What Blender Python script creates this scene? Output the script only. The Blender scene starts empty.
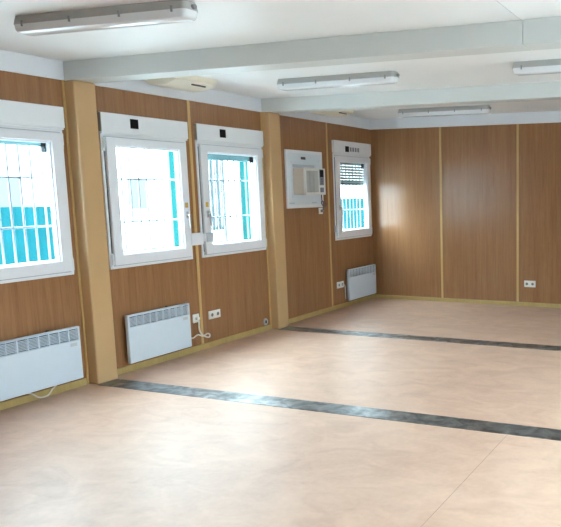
import bpy, bmesh, math, random
from mathutils import Vector, Matrix
random.seed(4)
S = bpy.context.scene
COL = S.collection

# ------------------------------------------------------------------ materials
def new_mat(name):
    m = bpy.data.materials.new(name); m.use_nodes = True
    nt = m.node_tree
    return m, nt, nt.nodes['Principled BSDF']

def srgb(r, g, b):
    f = lambda c: (c/255/12.92) if c/255 <= .04045 else ((c/255+.055)/1.055)**2.4
    return (f(r), f(g), f(b), 1)

def plain(name, col, rough=.5, metal=0., spec=.5, var=.04, scale=14.):
    m, nt, b = new_mat(name)
    tc = nt.nodes.new('ShaderNodeTexCoord'); nz = nt.nodes.new('ShaderNodeTexNoise')
    nz.inputs['Scale'].default_value = scale; nz.inputs['Detail'].default_value = 4
    nt.links.new(tc.outputs['Object'], nz.inputs['Vector'])
    rp = nt.nodes.new('ShaderNodeValToRGB')
    rp.color_ramp.elements[0].position = .3; rp.color_ramp.elements[1].position = .7
    rp.color_ramp.elements[0].color = tuple(c*(1-var) for c in col[:3])+(1,)
    rp.color_ramp.elements[1].color = tuple(min(1, c*(1+var)) for c in col[:3])+(1,)
    nt.links.new(nz.outputs['Fac'], rp.inputs['Fac']); nt.links.new(rp.outputs['Color'], b.inputs['Base Color'])
    b.inputs['Roughness'].default_value = rough; b.inputs['Metallic'].default_value = metal
    b.inputs['Specular IOR Level'].default_value = spec
    return m

def wood(name, dark, light, rough=.4, fine=42., spec=.5):
    m, nt, b = new_mat(name); L = nt.links.new
    tc = nt.nodes.new('ShaderNodeTexCoord')
    def noise(sx, sz, detail, dist=0.):
        mp = nt.nodes.new('ShaderNodeMapping'); mp.inputs['Scale'].default_value = (sx, sx, sz)
        L(tc.outputs['Object'], mp.inputs['Vector'])
        n = nt.nodes.new('ShaderNodeTexNoise'); n.inputs['Scale'].default_value = 1
        n.inputs['Detail'].default_value = detail; n.inputs['Distortion'].default_value = dist
        L(mp.outputs['Vector'], n.inputs['Vector']); return n.outputs['Fac']
    a = noise(fine, 1.6, 5, .6); c = noise(7., .35, 3, .8); d = noise(190., 9., 2)
    mx = nt.nodes.new('ShaderNodeMix'); mx.data_type = 'FLOAT'; mx.inputs[0].default_value = .45
    L(a, mx.inputs[2]); L(c, mx.inputs[3])
    mx2 = nt.nodes.new('ShaderNodeMix'); mx2.data_type = 'FLOAT'; mx2.inputs[0].default_value = .25
    L(mx.outputs[0], mx2.inputs[2]); L(d, mx2.inputs[3])
    rp = nt.nodes.new('ShaderNodeValToRGB')
    rp.color_ramp.elements[0].position = .3; rp.color_ramp.elements[0].color = dark
    rp.color_ramp.elements[1].position = .7; rp.color_ramp.elements[1].color = light
    L(mx2.outputs[0], rp.inputs['Fac']); L(rp.outputs['Color'], b.inputs['Base Color'])
    b.inputs['Roughness'].default_value = rough; b.inputs['Specular IOR Level'].default_value = spec
    return m

def lino(name):
    m, nt, b = new_mat(name); L = nt.links.new
    tc = nt.nodes.new('ShaderNodeTexCoord')
    def noise(scale, detail, dist, mul=(1, 1, 1)):
        mp = nt.nodes.new('ShaderNodeMapping'); mp.inputs['Scale'].default_value = mul
        L(tc.outputs['Object'], mp.inputs['Vector'])
        n = nt.nodes.new('ShaderNodeTexNoise'); n.inputs['Scale'].default_value = scale
        n.inputs['Detail'].default_value = detail; n.inputs['Distortion'].default_value = dist
        L(mp.outputs['Vector'], n.inputs['Vector']); return n.outputs['Fac']
    n1 = noise(3.2, 7, 1.2, (1, 1.6, 1)); n2 = noise(.7, 4, .5); n3 = noise(30, 3, 0)
    mx = nt.nodes.new('ShaderNodeMix'); mx.data_type = 'FLOAT'; mx.inputs[0].default_value = .4
    L(n1, mx.inputs[2]); L(n2, mx.inputs[3])
    mx2 = nt.nodes.new('ShaderNodeMix'); mx2.data_type = 'FLOAT'; mx2.inputs[0].default_value = .15
    L(mx.outputs[0], mx2.inputs[2]); L(n3, mx2.inputs[3])
    rp = nt.nodes.new('ShaderNodeValToRGB'); e = rp.color_ramp.elements
    e[0].position = .33; e[0].color = srgb(*FLOOR_D); e[1].position = .68; e[1].color = srgb(*FLOOR_L)
    L(mx2.outputs[0], rp.inputs['Fac']); L(rp.outputs['Color'], b.inputs['Base Color'])
    mr = nt.nodes.new('ShaderNodeMapRange'); mr.inputs['To Min'].default_value = .42; mr.inputs['To Max'].default_value = .50
    L(n1, mr.inputs['Value']); L(mr.outputs[0], b.inputs['Roughness'])
    b.inputs['Specular IOR Level'].default_value = .7
    bp = nt.nodes.new('ShaderNodeBump'); bp.inputs['Strength'].default_value = .03; bp.inputs['Distance'].default_value = .01
    L(n2, bp.inputs['Height']); L(bp.outputs['Normal'], b.inputs['Normal'])
    return m

def worn_metal(name):
    m, nt, b = new_mat(name); L = nt.links.new
    tc = nt.nodes.new('ShaderNodeTexCoord'); n = nt.nodes.new('ShaderNodeTexNoise')
    n.inputs['Scale'].default_value = 9; n.inputs['Detail'].default_value = 8; n.inputs['Distortion'].default_value = .8
    L(tc.outputs['Object'], n.inputs['Vector'])
    rp = nt.nodes.new('ShaderNodeValToRGB'); e = rp.color_ramp.elements
    e[0].position = .35; e[0].color = srgb(98, 102, 102); e[1].position = .72; e[1].color = srgb(178, 182, 184)
    L(n.outputs['Fac'], rp.inputs['Fac']); L(rp.outputs['Color'], b.inputs['Base Color'])
    b.inputs['Metallic'].default_value = .85; b.inputs['Roughness'].default_value = .35
    return m

def glass_pane(name, tint):
    m, nt, b = new_mat(name); L = nt.links.new
    nt.nodes.remove(b)
    out = nt.nodes['Material Output']
    t = nt.nodes.new('ShaderNodeBsdfTransparent'); t.inputs['Color'].default_value = tint
    g = nt.nodes.new('ShaderNodeBsdfGlossy'); g.inputs['Roughness'].default_value = .02
    lw = nt.nodes.new('ShaderNodeLayerWeight'); lw.inputs['Blend'].default_value = .5      # Schlick's curve, the same from both sides
    pw = nt.nodes.new('ShaderNodeMath'); pw.operation = 'POWER'; pw.inputs[1].default_value = 5
    fr = nt.nodes.new('ShaderNodeMath'); fr.operation = 'MULTIPLY_ADD'; fr.inputs[1].default_value = .96; fr.inputs[2].default_value = .04
    L(lw.outputs['Facing'], pw.inputs[0]); L(pw.outputs[0], fr.inputs[0])
    mx = nt.nodes.new('ShaderNodeMixShader')
    L(fr.outputs[0], mx.inputs[0]); L(t.outputs[0], mx.inputs[1]); L(g.outputs[0], mx.inputs[2]); L(mx.outputs[0], out.inputs['Surface'])
    return m

def acrylic(name, col):
    m, nt, b = new_mat(name)
    b.inputs['Base Color'].default_value = col; b.inputs['Roughness'].default_value = .18
    b.inputs['Transmission Weight'].default_value = .15; b.inputs['IOR'].default_value = 1.3
    b.inputs['Specular IOR Level'].default_value = .6
    return m

FLOOR_D = (188, 151, 130); FLOOR_L = (218, 185, 162)
M = {}
M['wall'] = wood('oak_laminate', srgb(132, 93, 62), srgb(172, 126, 87), rough=.235)
M['seam'] = wood('batten_wood', srgb(190, 154, 94), srgb(214, 178, 118), rough=.4)
M['base'] = wood('skirting_wood', srgb(174, 150, 94), srgb(198, 172, 112), rough=.45)
M['column'] = plain('tan_paint', srgb(200, 165, 120), .22, var=.02, scale=5)
M['ceiling'] = plain('ceiling_white', srgb(238, 240, 240), .45, var=.012, scale=3)
M['beam'] = plain('beam_white', srgb(208, 212, 210), .45, var=.012, scale=3)
M['frieze'] = plain('frieze_white', srgb(226, 230, 236), .4, var=.012, scale=3)
M['floor'] = lino('marbled_linoleum')
M['strip'] = worn_metal('galvanised_plate')
M['pvc'] = plain('white_pvc', srgb(232, 235, 240), .3, var=.01)
M['pvc2'] = plain('white_shutter_box', srgb(234, 237, 240), .38, var=.01)
M['gasket'] = plain('dark_sash_shade', srgb(52, 58, 66), .6)  # dark tone standing in for the shade beside the sash
M['heater'] = plain('heater_enamel', srgb(212, 225, 237), .35, var=.01)
M['heater_back'] = plain('heater_back_enamel', srgb(170, 176, 182), .45, var=.02)
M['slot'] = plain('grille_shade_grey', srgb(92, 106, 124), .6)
M['print'] = plain('pale_grey_print', srgb(196, 202, 208), .5)
M['black'] = plain('black_plastic', srgb(12, 12, 16), .5, spec=.2)
M['greyprint'] = plain('mid_grey_plastic', srgb(128, 134, 146), .5)
M['steel'] = plain('brushed_steel', srgb(196, 196, 196), .28, metal=.9)
M['darkmetal'] = plain('dark_metal', srgb(96, 92, 90), .45, metal=.5)
M['cap'] = plain('brown_grey_cap', srgb(150, 138, 122), .5)
M['softgasket'] = plain('light_grey_gasket', srgb(170, 176, 184), .6)
M['yellow'] = plain('yellow_sticker', srgb(206, 170, 84), .5)
M['glass'] = glass_pane('window_glass', (.90, .975, .985, 1))
M['shutter'] = plain('grey_shutter', srgb(98, 112, 110), .7, spec=.1, var=.03)
M['tealshutter'] = plain('pale_teal_shutter', (.26, .42, .44, 1), .7, spec=.1, var=.03)
M['socket'] = plain('socket_white', srgb(240, 238, 232), .35, var=.01)
M['hole'] = plain('socket_hole', srgb(120, 116, 112), .6)
M['joint'] = plain('floor_joint_brown', srgb(150, 126, 108), .5)
M['cable'] = plain('white_cable', srgb(226, 222, 212), .5)
M['lamp'] = plain('lamp_grey_housing', srgb(174, 174, 172), .5, var=.02)
M['clip'] = plain('lamp_clip', srgb(140, 142, 146), .4)
M['diffuser'] = acrylic('clear_ribbed_acrylic', (.90, .93, .96, 1))
M['tube'] = plain('fluorescent_tube_glass', srgb(246, 248, 250), .25, var=.005)
M['cream'] = plain('cream_plastic', srgb(236, 230, 212), .45, var=.015)
M['ac'] = plain('ac_beige', srgb(214, 204, 192), .45, var=.015)
M['acfront'] = plain('ac_white', srgb(232, 230, 226), .4, var=.01)
M['acgrille'] = plain('ac_grille_grey', srgb(196, 194, 190), .5)
M['acpanel'] = plain('ac_panel_white', srgb(222, 230, 236), .4, var=.01)
M['teal'] = plain('teal_paint', (.004, .036, .043, 1), .9, spec=0., var=.12, scale=3)
M['tealpost'] = plain('teal_post_paint', (.006, .041, .041, 1), .9, spec=0., var=.08, scale=3)
M['bar'] = plain('grille_white', srgb(126, 130, 136), .6, spec=.2, var=.01)
M['sill'] = plain('outer_sill_teal', (.006, .05, .055, 1), .9, spec=0.)
M['ground'] = plain('yard_concrete', srgb(150, 152, 152), .8, var=.06, scale=1.5)
M['render'] = plain('white_render', srgb(206, 212, 214), .8, var=.03, scale=2)
M['container'] = plain('pale_corrugated_steel', (.040, .054, .056, 1), .9, spec=0., var=.1, scale=2)
M['farglass'] = plain('far_window_glass', (.048, .052, .053, 1), .6, spec=.1)

# ------------------------------------------------------------------ mesh helpers
class MB:
    def __init__(s): s.bm = bmesh.new()
    def box(s, x0, x1, y0, y1, z0, z1, bev=0., seg=2, rot=None, piv=None):
        b = bmesh.new(); bmesh.ops.create_cube(b, size=1)
        for v in b.verts:
            v.co = Vector(((x0+x1)/2+v.co.x*(x1-x0), (y0+y1)/2+v.co.y*(y1-y0), (z0+z1)/2+v.co.z*(z1-z0)))
        if bev: bmesh.ops.bevel(b, geom=b.edges[:], offset=bev, segments=seg, profile=.5, affect='EDGES')
        if rot is not None:
            bmesh.ops.rotate(b, verts=b.verts, cent=piv or (0, 0, 0), matrix=rot)
        return s.merge(b)
    def merge(s, b):
        me = bpy.data.meshes.new('t'); b.to_mesh(me); b.free(); s.bm.from_mesh(me); bpy.data.meshes.remove(me); return s
    def cyl(s, p, axis, r, h, seg=20, r2=None, bev=0.):
        b = bmesh.new(); bmesh.ops.create_cone(b, cap_ends=True, segments=seg, radius1=r, radius2=r if r2 is None else r2, depth=h)
        if bev: bmesh.ops.bevel(b, geom=[e for e in b.edges if len(e.link_faces) == 2 and any(len(f.verts) > 4 for f in e.link_faces)], offset=bev, segments=2, affect='EDGES')
        q = Vector((0, 0, 1)).rotation_difference(Vector(axis))
        for v in b.verts: v.co = q @ v.co + Vector(p)
        return s.merge(b)
    def ring(s, p, axis, r0, r1, h, seg=24):
        b = bmesh.new(); q = Vector((0, 0, 1)).rotation_difference(Vector(axis)); rows = []
        for i in range(seg):
            a = 2*math.pi*i/seg
            rows.append([b.verts.new(q @ Vector((r*math.cos(a), r*math.sin(a), z)) + Vector(p)) for r, z in ((r0, -h/2), (r1, -h/2), (r1, h/2), (r0, h/2))])
        for i in range(seg):
            A, B = rows[i], rows[(i+1) % seg]
            for k in range(4): b.faces.new((A[k], B[k], B[(k+1) % 4], A[(k+1) % 4]))
        bmesh.ops.recalc_face_normals(b, faces=b.faces); return s.merge(b)
    def tube(s, pts, r, seg=8, smooth=6):
        P = [Vector(p) for p in pts]
        if smooth and len(P) > 2:                       # Catmull-Rom
            Q = []
            E = [2*P[0]-P[1]]+P+[2*P[-1]-P[-2]]
            for i in range(1, len(E)-2):
                a, b_, c, d = E[i-1:i+3]
                for k in range(smooth):
                    t = k/smooth
                    Q.append(.5*((2*b_)+(c-a)*t+(2*a-5*b_+4*c-d)*t*t+(3*b_-a-3*c+d)*t**3))
            P = Q+[P[-1]]
        b = bmesh.new(); rows = []
        up = Vector((.3, .2, 1)).normalized()
        for i, p in enumerate(P):
            t = (P[min(i+1, len(P)-1)]-P[max(i-1, 0)]).normalized()
            n = t.cross(up); n = n.normalized() if n.length > 1e-4 else t.orthogonal().normalized()
            m_ = t.cross(n).normalized()
            rows.append([b.verts.new(p+r*(math.cos(a)*n+math.sin(a)*m_)) for a in [2*math.pi*k/seg for k in range(seg)]])
        for A, B in zip(rows, rows[1:]):
            for k in range(seg): b.faces.new((A[k], A[(k+1) % seg], B[(k+1) % seg], B[k]))
        b.faces.new(rows[0]); b.faces.new(rows[-1][::-1]); bmesh.ops.recalc_face_normals(b, faces=b.faces)
        return s.merge(b)
    def prism(s, prof, axis, a0, a1, bev=0.):
        """prof = closed outline (two coordinates); axis 'x' -> (y,z), 'y' -> (x,z), 'z' -> (x,y)"""
        b = bmesh.new()
        mk = {'x': lambda p, a: (a, p[0], p[1]), 'y': lambda p, a: (p[0], a, p[1]), 'z': lambda p, a: (p[0], p[1], a)}[axis]
        A = [b.verts.new(mk(p, a0)) for p in prof]; B = [b.verts.new(mk(p, a1)) for p in prof]
        n = len(prof); b.faces.new(A); b.faces.new(B[::-1])
        for i in range(n): b.faces.new((A[i], B[i], B[(i+1) % n], A[(i+1) % n]))
        bmesh.ops.recalc_face_normals(b, faces=b.faces)
        if bev: bmesh.ops.bevel(b, geom=b.edges[:], offset=bev, segments=2, affect='EDGES')
        return s.merge(b)
    def frame(s, x0, x1, y0, y1, z0, z1, w, bev=0.):       # rectangular frame in the YZ plane
        s.box(x0, x1, y0, y0+w, z0, z1, bev); s.box(x0, x1, y1-w, y1, z0, z1, bev)
        s.box(x0, x1, y0+w-bev, y1-w+bev, z1-w, z1, bev); s.box(x0, x1, y0+w-bev, y1-w+bev, z0, z0+w, bev); return s
    def build(s, name, mat, parent=None, smooth=False):
        me = bpy.data.meshes.new(name); s.bm.to_mesh(me); s.bm.free()
        if smooth:
            for p in me.polygons: p.use_smooth = True
            try: me.set_sharp_from_angle(angle=math.radians(40))
            except Exception: pass
        me.materials.append(M[mat]); o = bpy.data.objects.new(name, me); COL.objects.link(o)
        if parent is not None: attach(o, parent)
        return o

def world_loc(o):
    v = Vector(o.location); p = o.parent
    while p is not None: v = v + Vector(p.location); p = p.parent
    return v
def attach(o, parent):
    o.parent = parent; o.matrix_parent_inverse = Matrix.Identity(4)
    off = world_loc(parent); o.location = Vector(o.location)-off
def tag(o, label, cat, group=None, kind=None):
    o['label'] = label; o['category'] = cat
    if group: o['group'] = group
    if kind: o['kind'] = kind
    return o
def thing(name, loc, label, cat, group=None, kind=None):
    o = bpy.data.objects.new(name, None); o.location = loc; o.empty_display_size = .05; COL.objects.link(o)
    return tag(o, label, cat, group, kind)
def lab(o, t): o['label'] = t; return o
def copy_thing(root, delta, label, group):
    """copy a thing with its parts and sub-parts, moved by delta"""
    r = root.copy(); COL.objects.link(r); r.location = Vector(root.location)+Vector(delta); r['label'] = label; r['group'] = group
    for ch in list(root.children):
        c = ch.copy(); COL.objects.link(c); c.parent = r
        for g in list(ch.children):
            d = g.copy(); COL.objects.link(d); d.parent = c
    return r

# ------------------------------------------------------------------ room dimensions
XR = 5.90            # right wall
YB, YF = -0.65, 9.105  # back wall, far wall
ZF, ZC = 2.511, 2.66   # underside of frieze and beams, ceiling
C1, C2 = 4.191, 6.631  # near faces of the two pillars
CW, CD = .20, .11      # pillar width along the wall, depth into the room
T = .06                # panel wall thickness
WZ0, WZ1, WZB = .945, 2.12, 2.295   # window frame bottom and top, shutter box top

# ------------------------------------------------------------------ shell
def struct(mb, name, mat, label, cat): return tag(mb.build(name, mat), label, cat, kind='structure')
def wall_with_holes(mb, axis, a0, a1, v0, v1, z1, holes):
    """wall slab between a0,a1 (thickness) running v0..v1, holes = (v0,v1,z0,z1)"""
    def bx(p, q, zA, zB):
        if q-p < 1e-4 or zB-zA < 1e-4: return
        if axis == 'x': mb.box(a0, a1, p, q, zA, zB)
        else: mb.box(p, q, a0, a1, zA, zB)
    cur = v0
    for h in sorted(holes):
        bx(cur, h[0], 0, z1); bx(h[0], h[1], 0, h[2]); bx(h[0], h[1], h[3], z1); cur = h[1]
    bx(cur, v1, 0, z1)
    return mb

WIN = [(3.165, 4.135), (4.485, 5.455), (5.585, 6.600), (8.075, 9.045)]
holes = [(a+.01, b-.01, WZ0+.01, WZ1-.01) for a, b in WIN]
struct(MB().box(-T, XR+T, YB-T, YF+T, -.06, 0), 'floor', 'floor', 'glossy marbled beige linoleum floor', 'floor')
struct(MB().box(-T, XR+T, YB-T, YF+T, ZC, ZC+.06), 'ceiling', 'ceiling', 'white panelled ceiling', 'ceiling')
struct(wall_with_holes(MB(), 'x', -T, 0, YB-T, YF+T, ZC, holes), 'wall_left', 'wall', 'wood laminate wall with the four windows', 'wall')
struct(MB().box(0, XR, YF, YF+T, 0, ZC), 'wall_far', 'wall', 'far wood laminate wall with two pale vertical joints', 'wall')
RW = [(-.1, 1.0), (2.5, 3.6), (4.6, 5.7)]  # unseen openings, added for daylight from the right
BW = []
struct(wall_with_holes(MB(), 'x', XR, XR+T, YB-T, YF+T, ZC, [(a+.01, b-.01, WZ0+.01, WZ1-.01) for a, b in RW]), 'wall_right', 'wall', 'wood laminate wall to the right of the camera', 'wall')
struct(wall_with_holes(MB(), 'y', YB-T, YB, 0, XR, ZC, [(a+.01, b-.01, WZ0+.01, WZ1-.01) for a, b in BW]), 'wall_back', 'wall', 'wood laminate wall behind the camera', 'wall')

# white frieze along the wall tops, one run per bay
n = 1
def trim(mb, mat, label, cat='trim'):
    global n
    o = struct(mb, 'trim_%d' % n, mat, label, cat); n += 1; return o
trim(MB().box(0, .014, YB, C1-.002, ZF, ZC, .003), 'frieze', 'white frieze above the leftmost window', 'frieze')
trim(MB().box(0, .014, C1+CW+.002, C2-.002, ZF, ZC, .003), 'frieze', 'white frieze between the two ceiling beams', 'frieze')
trim(MB().box(0, .014, C2+CW+.002, YF-.018, ZF, ZC, .003), 'frieze', 'white frieze above the air conditioner and the corner window', 'frieze')
trim(MB().box(.004, XR, YF-.016, YF, ZF, ZC, .003), 'frieze', 'white frieze along the top of the far wall', 'frieze')
# wall joint battens
for y, l in ((3.07, 'pale batten left of the leftmost window'), (5.522, 'pale vertical batten between the two middle windows'), (7.945, 'pale vertical batten between air conditioner and corner window')):
    trim(MB().box(0, .007, y-.017, y+.017, .058, ZF, .002), 'seam', l, 'batten')
for c, l in ((C1, 'narrow pale strip against the left side of the near pillar'), (C2, 'narrow pale strip against the left side of the far pillar')):
    trim(MB().box(0, .012, c-.018, c-.001, .0, ZF, .002), 'seam', l, 'batten')
for x, l in ((1.128, 'left pale vertical batten on the far wall'), (2.285, 'right pale vertical batten on the far wall, left of the socket'), (3.44, 'third batten of the far wall, beyond the socket'), (4.6, 'fourth batten of the far wall')):
    trim(MB().box(x-.017, x+.017, YF-.007, YF, .055, ZF, .002), 'seam', l, 'batten')
# skirting
struct(MB().box(0, .016, YB, C1-.027, 0, .058, .003), 'baseboard_left_near', 'base', 'olive wood skirting under the leftmost heater', 'baseboard')
struct(MB().box(0, .016, C1+CW+.001, C2-.027, 0, .058, .003), 'baseboard_left_middle', 'base', 'olive wood skirting between the two pillars', 'baseboard')
struct(MB().box(0, .016, C2+CW+.001, YF, 0, .058, .003), 'baseboard_left_far', 'base', 'olive wood skirting beyond the far pillar', 'baseboard')
struct(MB().box(.017, XR, YF-.016, YF, 0, .055, .003), 'baseboard_far', 'base', 'olive wood skirting along the far wall', 'baseboard')

# pillars, beams, floor plates at the joints of the modules
for c, w in ((C1, 'near'), (C2, 'far')):
    struct(MB().box(0, CD, c, c+CW, 0, ZF, .012), 'column', 'column',
           'tan painted box pillar between leftmost and second window' if w == 'near' else 'tan painted box pillar left of the air conditioner', 'pillar')
for c, lb, ls in ((C1, 'nearer white ceiling beam with a joint at right', 'nearer grey metal strip across the floor from the near pillar'),
                  (C2, 'farther white ceiling beam above the far pillar', 'farther grey metal strip across the floor from the far pillar')):
    b = MB()
    b.box(0, 3.8635, c, c+CW, ZF, ZC, .004); b.box(3.8665, XR, c, c+CW, ZF, ZC, .004)
    struct(b, 'ceiling_beam', 'beam', lb, 'beam')
    s = MB()
    xs = [.0, 1.62, 3.45, XR] if c == C1 else [0., 2.35, XR]
    for i, (p, q) in enumerate(zip(xs, xs[1:])): s.box((CD+.001 if i == 0 else p+.0015), q-.0015, c-.012, c+CW-.012, -.002, .0025+.0008*(i % 2), .001)
    struct(s, 'floor_strip', 'strip', ls, 'floor strip')
# fine joints of ceiling panels and floor sheet
struct(MB().box(3.851, 3.855, YB, C1-.001, ZC-.0016, ZC), 'ceiling_joint', 'print', 'thin straight joint in the ceiling panels before the nearer beam', 'joint')
struct(MB().box(3.7645, 3.7665, YB, C1-.013, -.001, .0008), 'floor_joint', 'joint', 'thin dark joint in the linoleum at right foreground', 'joint')

# ------------------------------------------------------------------ windows
wl = ['white window left of the near pillar, teal fence behind it', 'white window right of the near pillar, handle on its right',
      'white window left of the far pillar, handle on its left', 'narrow looking white window in the far corner, shutter partly down']
SZ0, SZ1 = WZ0+.032, WZ1-.03
GZ0, GZ1 = 1.068, 2.018
def make_window(i, a, b, handle, shut_z, plate_y, slots):
    w = thing('window_%d' % (i+1), (0, (a+b)/2, WZ0), wl[i], 'window', kind='structure')
    f = MB().frame(-T, .012, a, b, WZ0, WZ1, .05, .004).build('frame', 'pvc', w)
    sd = {'L': -1, 'R': 1}[handle]
    hy = a if handle == 'R' else b            # hinge side
    hs = 1 if handle == 'R' else -1
    h = MB()
    for z in (WZ0+.085, SZ1-.05):
        h.cyl((.026, hy+hs*.018, z), (0, 0, 1), .009, .09, 12)
    h.box(.012, .02, hy+hs*.008, hy+hs*.03, WZ0+.02, WZ0+.14, .002); h.box(.012, .02, hy+hs*.008, hy+hs*.03, SZ1-.12, SZ1, .002)
    lab(h.build('hinge', 'pvc', f), 'white pivot hinges')
    MB().frame(.008, .0133, a+.024, b-.024, SZ0-.008, SZ1+.006, .016).build('gasket', 'softgasket', f)
    gy = (a+.021, a+.030) if handle == 'R' else (b-.030, b-.021)
    if i in (1, 2, 3): gy = (a+.021, a+.032)
    lab(MB().box(.009, .0145, gy[0], gy[1], SZ0+.03, SZ1-.02).build('sash_shade', 'gasket', f), 'dark strip painted as shade along the sash edge')  # shaded gap at the sash edge, put in as a dark strip
    ga, gb = a+.125, b-.120
    s = MB()
    y0, y1, x0, x1, bv = a+.030, b-.030, -.035, .040, .006
    s.box(x0, x1, y0, ga, SZ0, SZ1, bv); s.box(x0, x1, gb, y1, SZ0, SZ1, bv)
    s.box(x0, x1-.0005, ga-bv, gb+bv, GZ1, SZ1, bv); s.box(x0, x1-.0005, ga-bv, gb+bv, SZ0, GZ0, bv)
    s.frame(-.02, .022, ga-.001, gb+.001, GZ0-.001, GZ1+.001, .014, .004)     # glazing bead
    sash = s.build('sash', 'pvc', w)
    MB().box(-.008, -.004, ga+.002, gb-.002, GZ0+.002, GZ1-.002).build('pane', 'glass', sash)
    py = (a+.075) if handle == 'L' else (b-.075)
    if i != 0:
        hd = MB().box(.040, .050, py-.014, py+.014, 1.355, 1.425, .004)
        hd.cyl((.062, py, 1.39), (1, 0, 0), .009, .03, 14)
        hd.box(.068, .082, py-.010, py+.010, 1.27, 1.402, .005)
        lab(hd.build('handle', 'steel', sash, True), 'grey metal window handle')
    if i in (1, 2):
        lab(MB().box(.040, .0412, py-.020, py+.020, 1.462, 1.512).build('sticker', 'yellow', sash), 'small yellow square sticker')
    # roller shutter box on the inside
    bx = MB().box(.0, .040, a-.005, b+.005, WZ1+.010, WZB, .005)
    bx.box(.0, .030, a, b, WZ1-.004, WZ1+.014, .002)
    box = bx.build('shutter_box', 'pvc2', w)
    MB().box(-.002, .037, a-.0085, a-.0052, WZ1+.014, WZB-.004, .001).build('end_cap', 'cap' if i in (1, 2) else 'pvc2', box)
    if plate_y:
        p = MB().box(.039, .0425, plate_y-.044, plate_y+.044, 2.178, 2.262, .001) if not slots else MB().box(.039, .0425, plate_y-.048, plate_y+.048, 2.150, 2.228, .001)
        lab(p.build('plate', 'black', box), 'small black square plate')
    for yy in slots:
        lab(MB().box(.039, .042, yy-.022, yy+.022, 2.160, 2.218, .001).build('vent_slot', 'greyprint', box), 'small grey square')
    # shutter slats lowered outside the glass
    if shut_z:
        sl = MB(); z = GZ1+.03; pitch = .0395 if i == 3 else .0335
        while z > shut_z:
            sl.prism([(-.056, z-.0365), (-.051, z-.0355), (-.0485, z-.018), (-.051, z-.001), (-.056, z), (-.058, z-.018)], 'y', a+.05, b-.05); z -= pitch
        sh = lab(sl.build('shutter', 'shutter' if i == 3 else 'tealshutter', w), 'grey roller shutter slats')
        lab(MB().box(-.046, -.012, gb-.030, gb-.004, GZ1-.085, GZ1-.002, .003).build('shutter_guide', 'black', w), 'dark shutter guide end')
    return w
make_window(0, *WIN[0], 'L', 1.985, None, [])
make_window(1, *WIN[1], 'R', None, 4.82, [])
make_window(2, *WIN[2], 'L', 1.965, 5.945, [])
make_window(3, *WIN[3], 'L', 1.70, 8.385, [8.478, 8.545, 8.612, 8.680])

# windows added to the unseen right wall to let in daylight
def added_window(name, label, axis, p, a, b):
    w = thing(name, (p, (a+b)/2, WZ0) if axis == 'x' else ((a+b)/2, p, WZ0), label, 'window', kind='structure')
    def fr(mb, t0, t1, a_, b_, z0, z1, wd):
        bx = (lambda q0, q1, r0, r1: mb.box(t0, t1, q0, q1, r0, r1, .003)) if axis == 'x' else (lambda q0, q1, r0, r1: mb.box(q0, q1, t0, t1, r0, r1, .003))
        bx(a_, a_+wd, z0, z1); bx(b_-wd, b_, z0, z1); bx(a_+wd-.003, b_-wd+.003, z1-wd, z1); bx(a_+wd-.003, b_-wd+.003, z0, z0+wd); return mb
    o0, o1 = (p-.012, p+T) if axis == 'x' else (p-T, p+.012)
    fr(MB(), o0, o1, a, b, WZ0, WZ1, .07).build('frame', 'pvc', w)
    m = (o0+o1)/2
    (MB().box(m-.002, m+.002, a+.068, b-.068, WZ0+.068, WZ1-.068) if axis == 'x' else MB().box(a+.068, b-.068, m-.002, m+.002, WZ0+.068, WZ1-.068)).build('pane', 'glass', w)
rl = ['added white window in the unseen right wall, beside the camera', 'added middle white window in the unseen right wall', 'added white window in the unseen right wall, farthest from the camera']
for k, (a, b) in enumerate(RW): added_window('window_%d' % (5+k), rl[k], 'x', XR, a, b)

# outside security grilles, one per window
gl = ['white bar grille outside the leftmost window', 'white bar grille outside the window right of the near pillar',
      'white bar grille outside the window left of the far pillar', 'white bar grille outside the far corner window']
for i, (a, b) in enumerate(WIN):
    g = thing('window_grille', (-.12, (a+b)/2, WZ0), gl[i], 'window grille', 'security grilles outside the windows')
    first = [3.194, 4.504, 5.62, 8.12][i]
    y = first; k = 0
    while y < b-.01:
        MB().cyl((-.12, y, (WZ0+2.2)/2), (0, 0, 1), .008, 2.2-WZ0, 10).build('bar', 'bar', g, True); y += .0935; k += 1
    for z in (1.346, 1.735, WZ0+.01, 2.19):
        MB().cyl((-.12, (a+b)/2, z), (0, 1, 0), .009, b-a+.04, 10).build('rail', 'bar', g, True)
    for yy in (a+.0, b-.0):
        for z in (WZ0+.01, 2.19): MB().box(-.125, -T+.002, yy-.008, yy+.008, z-.008, z+.008).build('wall_bracket', 'bar', g)
    sm = MB().box(-.30, -T, a-.02, b+.02, WZ0-.03, WZ0, .003)
    if i in (1, 2): sm.box(-.30, -.285, a-.02, b+.4, WZ0-.02, 1.066, .003)      # upstand, seen as short teal dashes between the bars
    tag(sm.build('window_sill', 'sill'), ['teal outer sill under the leftmost window', 'teal outer sill under the window right of the near pillar', 'teal outer sill under the window left of the far pillar', 'teal outer sill under the far corner window'][i], 'sill', 'outer sills', 'structure')

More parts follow.
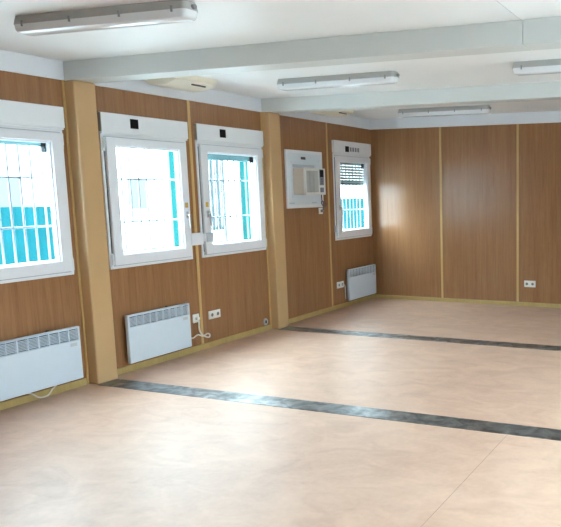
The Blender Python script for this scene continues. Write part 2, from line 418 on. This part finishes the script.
# shutter tape winders
wd = thing('shutter_winder', (.012, 5.50, 1.08), 'white rounded winder box between the two middle windows', 'shutter winder', 'shutter winders')
MB().prism([(.0075, 5.412), (.046, 5.404), (.056, 5.43), (.054, 5.56), (.046, 5.580), (.0075, 5.584)], 'z', 1.085, 1.205, .006).build('casing', 'pvc', wd, True)
MB().box(.0405, .060, 5.616, 5.70, 1.108, 1.200, .006).build('strap_plate', 'print', wd, True)
MB().box(.013, .046, 5.582, 5.618, 1.115, 1.190, .004).build('tape_slot', 'pvc', wd, True)
w4 = thing('shutter_winder', (.012, 8.09, 1.05), 'small white winder box at lower left of the corner window', 'shutter winder', 'shutter winders')
MB().box(.0405, .066, 8.065, 8.165, 1.05, 1.165, .008).build('casing', 'pvc', w4, True)
MB().box(.013, .046, 8.035, 8.068, 1.06, 1.15, .004).build('strap_plate', 'print', w4, True)

# ------------------------------------------------------------------ heaters
def heater(y0, y1, label, stat_right=True):
    h = thing('panel_heater', (0, (y0+y1)/2, .085), label, 'heater', 'white panel heaters on the window wall')
    z0, z1, xf = .088, .527, .085
    W = y1-y0
    gz0, gz1 = z1-.108, z1-.018
    ncol = int(round((W-.03)/.082)); pitch = (W-.03)/ncol
    p = MB()
    p.box(.047, xf, y0, y1, z0, gz0, .007)
    p.box(.047, xf-.0006, y0, y0+.018, gz0-.012, z1, .006); p.box(.047, xf-.0006, y1-.018, y1, gz0-.012, z1, .006)
    p.box(.047, xf, y0, y1, gz1, z1, .007)
    p.build('front_panel', 'heater', h)
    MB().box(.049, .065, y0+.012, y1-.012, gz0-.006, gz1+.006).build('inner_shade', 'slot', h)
    lv = MB(); rows = 8
    for c in range(ncol+1):
        yy = y0+.015+c*pitch
        lv.box(.063, xf-.0012, yy-.005, yy+.005, gz0-.004, gz1+.004)
    for r in range(1, rows):
        zz = gz0+(gz1-gz0)*r/rows
        lv.box(.063, xf-.0015, y0+.012, y1-.012, zz-.0021, zz+.0021)
    lab(lv.build('grille', 'heater', h), 'slotted grille across the top')
    MB().box(.012, .051, y0+.035, y1-.035, z0+.025, z1-.025, .004).build('back_casing', 'heater_back', h)
    for q in (.28, .72): MB().box(.0, .014, y0+W*q-.02, y0+W*q+.02, z0+.06, z1-.05).build('wall_bracket', 'heater_back', h)
    lab(MB().box(xf-.001, xf+.0012, y1-.095, y1-.035, gz0-.050, gz0-.022, .0005).build('control_label', 'print', h), 'faint control marking under the grille')
    lab(MB().cyl((.042, y1-.25, z1-.02), (0, 0, 1), .012, .056, 14).build('thermostat_knob', 'black', h, True), 'small dark knob on top')
    return h
h1 = heater(3.20, 4.082, 'long white panel heater under the leftmost window, left of the near pillar')
MB().tube([(.05, 3.60, .092), (.05, 3.65, .072), (.055, 3.71, .026), (.055, 3.78, .022), (.05, 3.83, .062), (.05, 3.88, .092)], .006).build('cord', 'cable', h1, True)
h2 = heater(4.555, 5.292, 'white panel heater just right of the near pillar, plugged in at its right')
h3 = heater(8.262, 9.018, 'small looking white panel heater in the far corner')

# ------------------------------------------------------------------ sockets
def socket(y0, y1, z0, z1, label, wall='left', gang=2):
    loc = (0, (y0+y1)/2, z0) if wall == 'left' else ((y0+y1)/2, YF, z0)
    s = thing('wall_socket', loc, label, 'socket', 'white wall sockets')
    def bx(mb, d0, d1, a, b, c, d, bev=0):
        return mb.box(d0, d1, a, b, c, d, bev) if wall == 'left' else mb.box(a, b, YF-d1, YF-d0, c, d, bev)
    ax = (1, 0, 0) if wall == 'left' else (0, -1, 0)
    def pt(d, a, z): return (d, a, z) if wall == 'left' else (a, YF-d, z)
    bx(MB(), 0, .012, y0, y1, z0, z1, .004).build('plate', 'socket', s, True)
    for k in range(gang):
        yc = y0+(y1-y0)*(k+.5)/gang; zc = (z0+z1)/2
        r = MB().ring(pt(.013, yc, zc), ax, .019, .027, .006); ro = r.build('outlet_rim', 'socket', s, True)
        ho = MB().cyl(pt(.0125, yc, zc), ax, .019, .002, 20).build('outlet', 'hole', s, True); lab(ho, 'grey recessed outlet')
    return s
socket(5.628, 5.795, .294, .380, 'white double socket low on the wall right of the heater and batten')
socket(5.405, 5.487, .296, .384, 'white single socket beside the heater right of the near pillar', gang=1)
socket(8.068, 8.235, .283, .372, 'white double socket left of the far corner heater')
socket(7.700, 7.785, 1.318, 1.400, 'white single socket below the air conditioner', gang=1)
socket(2.380, 2.546, .270, .362, 'white double socket low on the far wall', wall='far')

pc = thing('power_cord', (.03, 5.446, .11), 'white power cord with plug hanging from the socket beside the heater', 'cable')
MB().cyl((.030, 5.446, .340), (1, 0, 0), .019, .032, 18, bev=.004).build('plug', 'socket', pc, True)
MB().tube([(.040, 5.446, .335), (.042, 5.448, .30), (.036, 5.452, .255), (.034, 5.462, .205), (.040, 5.490, .160), (.044, 5.540, .130), (.040, 5.580, .122), (.034, 5.595, .142), (.030, 5.570, .160), (.032, 5.500, .148), (.034, 5.430, .175), (.032, 5.370, .155), (.030, 5.330, .160), (.030, 5.300, .165)], .0075).build('cable', 'cable', pc, True)
cp = thing('wall_outlet', (0, 6.524, .088), 'round grey outlet low on the wall beside the far pillar', 'outlet')
MB().cyl((.008, 6.524, .105), (1, 0, 0), .041, .016, 28, bev=.004).build('rim', 'lamp', cp, True)
lab(MB().box(.0155, .0175, 6.513, 6.535, .088, .122, .003).build('key_slot', 'black', cp), 'dark slot')
c3 = thing('heater_cord', (.02, 8.26, .1), 'thin white cord from the far socket to the corner heater', 'cable')
MB().tube([(.016, 8.19, .325), (.030, 8.222, .315), (.026, 8.242, .26), (.022, 8.248, .18), (.022, 8.248, .13), (.022, 8.252, .11)], .006).build('cable', 'cable', c3, True)

# ------------------------------------------------------------------ air conditioner in its blanking panel
ap = thing('mounting_panel', (0, 7.41, 1.41), 'white square framed panel on the wall around the air conditioner', 'panel')
MB().box(0, .010, 7.035, 7.785, 1.418, 2.108, .002).build('board', 'acpanel', ap)
MB().frame(.0, .022, 7.025, 7.795, 1.408, 2.118, .038, .004).build('frame', 'pvc', ap)
MB().frame(.008, .018, 7.135, 7.70, 1.535, 1.985, .022, .003).build('inner_bead', 'acpanel', ap)
MB().box(.008, .016, 7.16, 7.62, 1.915, 1.945, .002).build('filler_strip', 'print', ap)
lab(MB().box(.009, .019, 7.345, 7.435, 2.008, 2.040, .004).build('latch', 'darkmetal', ap), 'small dark latch near the top')
for yy in (7.12, 7.60):
    lab(MB().box(.009, .013, yy-.05, yy+.06, 1.462, 1.478, .001).build('label_strip', 'print', ap), 'faint grey strip')
ac = thing('air_conditioner', (0, 7.36, 1.57), 'beige window air conditioner sticking out of the white panel', 'air conditioner')
y0, y1, z0, z1 = 7.145, 7.578, 1.570, 1.898
MB().box(.0225, .180, y0+.004, y1-.004, z0+.004, z1-.004, .005).build('casing', 'ac', ac)
fr = MB()
gy0, gy1 = y0+.030, y1-.150
fr.box(0.1760, 0.2020, y0, gy0, z0, z1, .006); fr.box(0.1760, 0.2020, gy1, y1, z0, z1, .006)
fr.box(0.1760, 0.2015, gy0-.008, gy1+.008, z1-.032, z1, .006); fr.box(0.1760, 0.2015, gy0-.008, gy1+.008, z0, z0+.032, .006)
front = fr.build('front_panel', 'acfront', ac)
MB().box(0.1740, 0.1820, gy0-.004, gy1+.004, z0+.028, z1-.028).build('filter', 'acgrille', ac)
gm = MB(); k = 0
zz = z0+.042
while zz < z1-.036:
    gm.box(0.1810, 0.1990, gy0-.004, gy1+.004, zz-.0035, zz+.0035); zz += .0125
for f in (1/3, 2/3):
    yy = gy0+(gy1-gy0)*f; gm.box(0.1810, 0.1995, yy-.004, yy+.004, z0+.03, z1-.03)
gr = gm.build('grille', 'acgrille', ac)
lab(MB().box(0.2010, 0.2045, y1-.130, y1-.036, 1.690, 1.886, .002).build('control_panel', 'greyprint', ac), 'dark grey control panel')
cpn = [o for o in ac.children if o.name.startswith('control_panel')][0]
lab(MB().box(0.2040, 0.2055, y1-.122, y1-.044, 1.790, 1.878, .001).build('display', 'black', cpn), 'black display')
for k in range(3): MB().cyl((.205, y1-.083, 1.715+k*.026), (1, 0, 0), .008, .004, 14).build('button', 'black', cpn, True)
lab(MB().box(0.2010, 0.2050, y1-.122, y1-.044, 1.602, 1.660, .002).build('badge', 'greyprint', ac), 'small grey plate below the controls')
MB().tube([(.15, 7.555, 1.576), (.125, 7.60, 1.53), (.070, 7.69, 1.49), (.060, 7.76, 1.475), (.056, 7.80, 1.445), (.054, 7.775, 1.415), (.052, 7.725, 1.430), (.048, 7.705, 1.470), (.045, 7.735, 1.49), (.042, 7.755, 1.44), (.040, 7.748, 1.385), (.042, 7.745, 1.365)], .0065).build('cord', 'darkmetal', ac, True)
MB().cyl((.035, 7.7425, 1.360), (1, 0, 0), .020, .022, 18, bev=.004).build('plug', 'greyprint', ac, True)

# ------------------------------------------------------------------ ceiling lamps (sealed fluorescent battens)
LG = 'fluorescent ceiling battens'
def lamp(x0, yc, label):
    L, w = 1.26, .125
    x1 = x0+L
    t = thing('ceiling_lamp', ((x0+x1)/2, yc, ZC), label, 'ceiling lamp', LG)
    zb = ZC-.098; zm = ZC-.050
    def outline(hw, r, xa, xb):
        pts = []
        for cx, cy, a0 in ((xb-r, yc+hw-r, 0), (xa+r, yc+hw-r, 90), (xa+r, yc-hw+r, 180), (xb-r, yc-hw+r, 270)):
            for k in range(5):
                a = math.radians(a0+k*22.5); pts.append((cx+r*math.cos(a), cy+r*math.sin(a)))
        return pts
    def loft(mb, secs):
        b = bmesh.new(); rows = [[b.verts.new((p[0], p[1], z)) for p in o] for o, z in secs]
        for A, B in zip(rows, rows[1:]):
            for i in range(len(A)): b.faces.new((A[i], A[(i+1) % len(A)], B[(i+1) % len(A)], B[i]))
        b.faces.new(rows[0]); b.faces.new(rows[-1][::-1]); bmesh.ops.recalc_face_normals(b, faces=b.faces); return mb.merge(b)
    hous = loft(MB(), [(outline(w*.42, .030, x0+.012, x1-.012), ZC), (outline(w*.46, .034, x0+.006, x1-.006), ZC-.018), (outline(w/2, .038, x0, x1), zm+.006), (outline(w/2, .038, x0, x1), zm)]).build('housing', 'lamp', t, True)
    dif = loft(MB(), [(outline(w/2-.003, .036, x0+.003, x1-.003), zm), (outline(w/2-.006, .036, x0+.006, x1-.006), zb+.020), (outline(w*.42, .032, x0+.018, x1-.018), zb+.006), (outline(w*.30, .026, x0+.036, x1-.036), zb)]).build('diffuser', 'diffuser', t, True)
    lab(dif, 'clear ribbed cover')
    for dy in (-.027, .027):
        MB().cyl(((x0+x1)/2, yc+dy, zm-.022), (1, 0, 0), .013, L-.12, 14).build('tube', 'tube', dif, True)
    for s in (-1, 1):
        for k in range(4):
            cx = x0+.09+k*(L-.18)/3
            MB().box(cx-.006, cx+.006, yc+s*(w/2+.002)-.004, yc+s*(w/2+.002)+.004, zm-.016, zm+.018, .002).build('clip', 'clip', hous)
    MB().cyl((x1+.004, yc, zm+.018), (1, 0, 0), .014, .020, 14).build('cable_gland', 'clip', hous, True)
    return t
l1 = lamp(1.03, 3.125, 'long fluorescent batten on the ceiling at top left, in front of the nearer beam')
l1.rotation_euler = (0, 0, math.radians(2.5))
copy_thing(l1, (-.005, 2.465, 0), 'fluorescent batten on the ceiling between the beams, left one of two', LG).rotation_euler = (0, 0, math.radians(-1.2))
copy_thing(l1, (2.33, 2.44, 0), 'fluorescent batten on the ceiling between the beams, cut off at the right edge', LG).rotation_euler = (0, 0, 0)
copy_thing(l1, (-.075, 5.055, 0), 'fluorescent batten nearest the far wall, beyond the farther beam', LG).rotation_euler = (0, 0, 0)

# ceiling boxes
jb = thing('ceiling_box', (.3, 5.13, ZC), 'cream plastic box on the ceiling just behind the nearer beam, above the second window', 'ceiling box', 'cream ceiling boxes')
MB().prism([(.10, ZC), (.505, ZC), (.485, ZC-.055), (.36, ZC-.098), (.20, ZC-.098), (.12, ZC-.055)], 'y', 4.88, 5.38, .008).build('cover', 'cream', jb, True)
sl = MB().box(-.006, .006, -.085, .085, -.009, .009, .002); so = sl.build('slot', 'darkmetal', jb)
so.location = Vector((.438, 5.20, ZC-.0735))-Vector(jb.location); so.rotation_euler = (0, math.radians(-20), 0)
lab(so, 'dark narrow slot')
copy_thing(jb, (0, 2.46, 0), 'cream plastic box on the ceiling beyond the farther beam, above the air conditioner', 'cream ceiling boxes')

# ------------------------------------------------------------------ outside yard
struct(MB().box(-40, -T-.30, -20, 50, -.5, -.42), 'ground', 'ground', 'bright concrete yard outside the windows', 'ground')
GZ = -.42
def fence(y0, y1, label):
    f = thing('yard_fence', (-6, (y0+y1)/2, GZ), label, 'fence', 'teal fences in the yard')
    p = MB(); y = y0
    while y < y1-.01:
        q = min(y+.20, y1); p.prism([(-6.006, y), (-6.0, y+.01), (-6.0, q-.01), (-6.006, q), (-6.03, q), (-6.03, y)], 'z', GZ+.03, 1.38); y = q
    p.box(-6.05, -6.03, y0, y1, 1.25, 1.31).box(-6.05, -6.03, y0, y1, .0, .06)
    p.build('sheet', 'teal', f)
    for yy in (y0, (y0+y1)/2, y1): MB().box(-6.10, -6.05, yy-.03, yy+.03, GZ, 1.40, .004).build('post', 'tealpost', f)
fence(5.6, 9.6, 'teal sheet fence seen through the leftmost window')
fence(16.2, 21.5, 'teal sheet fence seen through the far corner window')
for y, h, l in ((11.42, 3.6, 'tall teal post seen at the right of the window past the near pillar'), (13.62, 3.4, 'tall teal post seen through the window left of the far pillar')):
    tag(MB().box(-6.06, -5.94, y-.09, y+.09, GZ, h, .01).build('gate_post', 'tealpost'), l, 'post', 'teal gate posts')
ct = thing('yard_gate', (-6.2, 12.8, GZ), 'pale slatted gate leaf seen through the window left of the far pillar', 'gate')
g = MB()
for k in range(8): g.box(-6.23, -6.19, 12.36+k*.10, 12.36+k*.10+.05+.02*(k % 2), .72, 2.75, .004)
g.build('slat', 'container', ct)
MB().box(-6.25, -6.23, 12.34, 13.14, .72, .80).box(-6.25, -6.23, 12.34, 13.14, 2.66, 2.75).box(-6.26, -6.20, 12.30, 12.36, GZ, 2.8).box(-6.26, -6.20, 13.12, 13.18, GZ, 2.8).build('frame', 'container', ct)
hb = thing('white_house', (-16, 18.5, GZ), 'pale building far behind the teal fence', 'building')
MB().box(-22, -16, 13.5, 23.5, GZ, 6.2).build('wall', 'render', hb)
MB().box(-22.4, -15.6, 13.1, 23.9, 6.2, 6.5).build('roof', 'render', hb)
for yy in (15.0, 17.4, 19.8, 22.0):
    for zz in (.9, 3.6):
        wn = MB().box(-16.0, -15.94, yy-.5, yy+.5, zz, zz+1.3).build('window', 'render', hb)
        MB().box(-15.95, -15.92, yy-.42, yy+.42, zz+.08, zz+1.22).build('pane', 'farglass', wn)

# ------------------------------------------------------------------ sky light
w = bpy.data.worlds.new('overcast'); S.world = w; w.use_nodes = True
bg = w.node_tree.nodes['Background']
bg.inputs['Color'].default_value = (.83, .925, 1., 1)
wn = w.node_tree.nodes; wk = w.node_tree.links.new            # overcast sky: zenith three times as bright as the horizon
tcw = wn.new('ShaderNodeTexCoord'); sx = wn.new('ShaderNodeSeparateXYZ'); mw = wn.new('ShaderNodeMapRange')
mw.inputs['From Min'].default_value = 0; mw.inputs['From Max'].default_value = 1
mw.inputs['To Min'].default_value = 5.0; mw.inputs['To Max'].default_value = 15.0
wk(tcw.outputs['Generated'], sx.inputs[0]); wk(sx.outputs['Z'], mw.inputs['Value']); wk(mw.outputs[0], bg.inputs['Strength'])

# ------------------------------------------------------------------ camera (the photograph is a crop, hence the lens shift)
cam = bpy.data.cameras.new('camera'); co = bpy.data.objects.new('camera', cam); COL.objects.link(co)
F, CX, CY = 684.42, 493.43, 279.82
cam.sensor_fit = 'HORIZONTAL'; cam.sensor_width = 36; cam.lens = F/561*36
cam.shift_x = -(CX-280.5)/561; cam.shift_y = (CY-263.5)/561
r = Vector((0.94258821, 0.33392517, -0.00463018)); u = Vector((-0.03923111, 0.12448703, 0.99144536)); f = Vector((-0.33164496, 0.93434306, -0.13044026))
co.matrix_world = Matrix(((r.x, u.x, -f.x, 5.1532), (r.y, u.y, -f.y, 0.), (r.z, u.z, -f.z, 1.6228), (0, 0, 0, 1)))
cam.clip_start = .05; cam.clip_end = 200
S.camera = co

vs = S.view_settings
vs.view_transform = 'Standard'; vs.look = 'None'; vs.gamma = 1; vs.use_curve_mapping = False
vs.exposure = 1.9
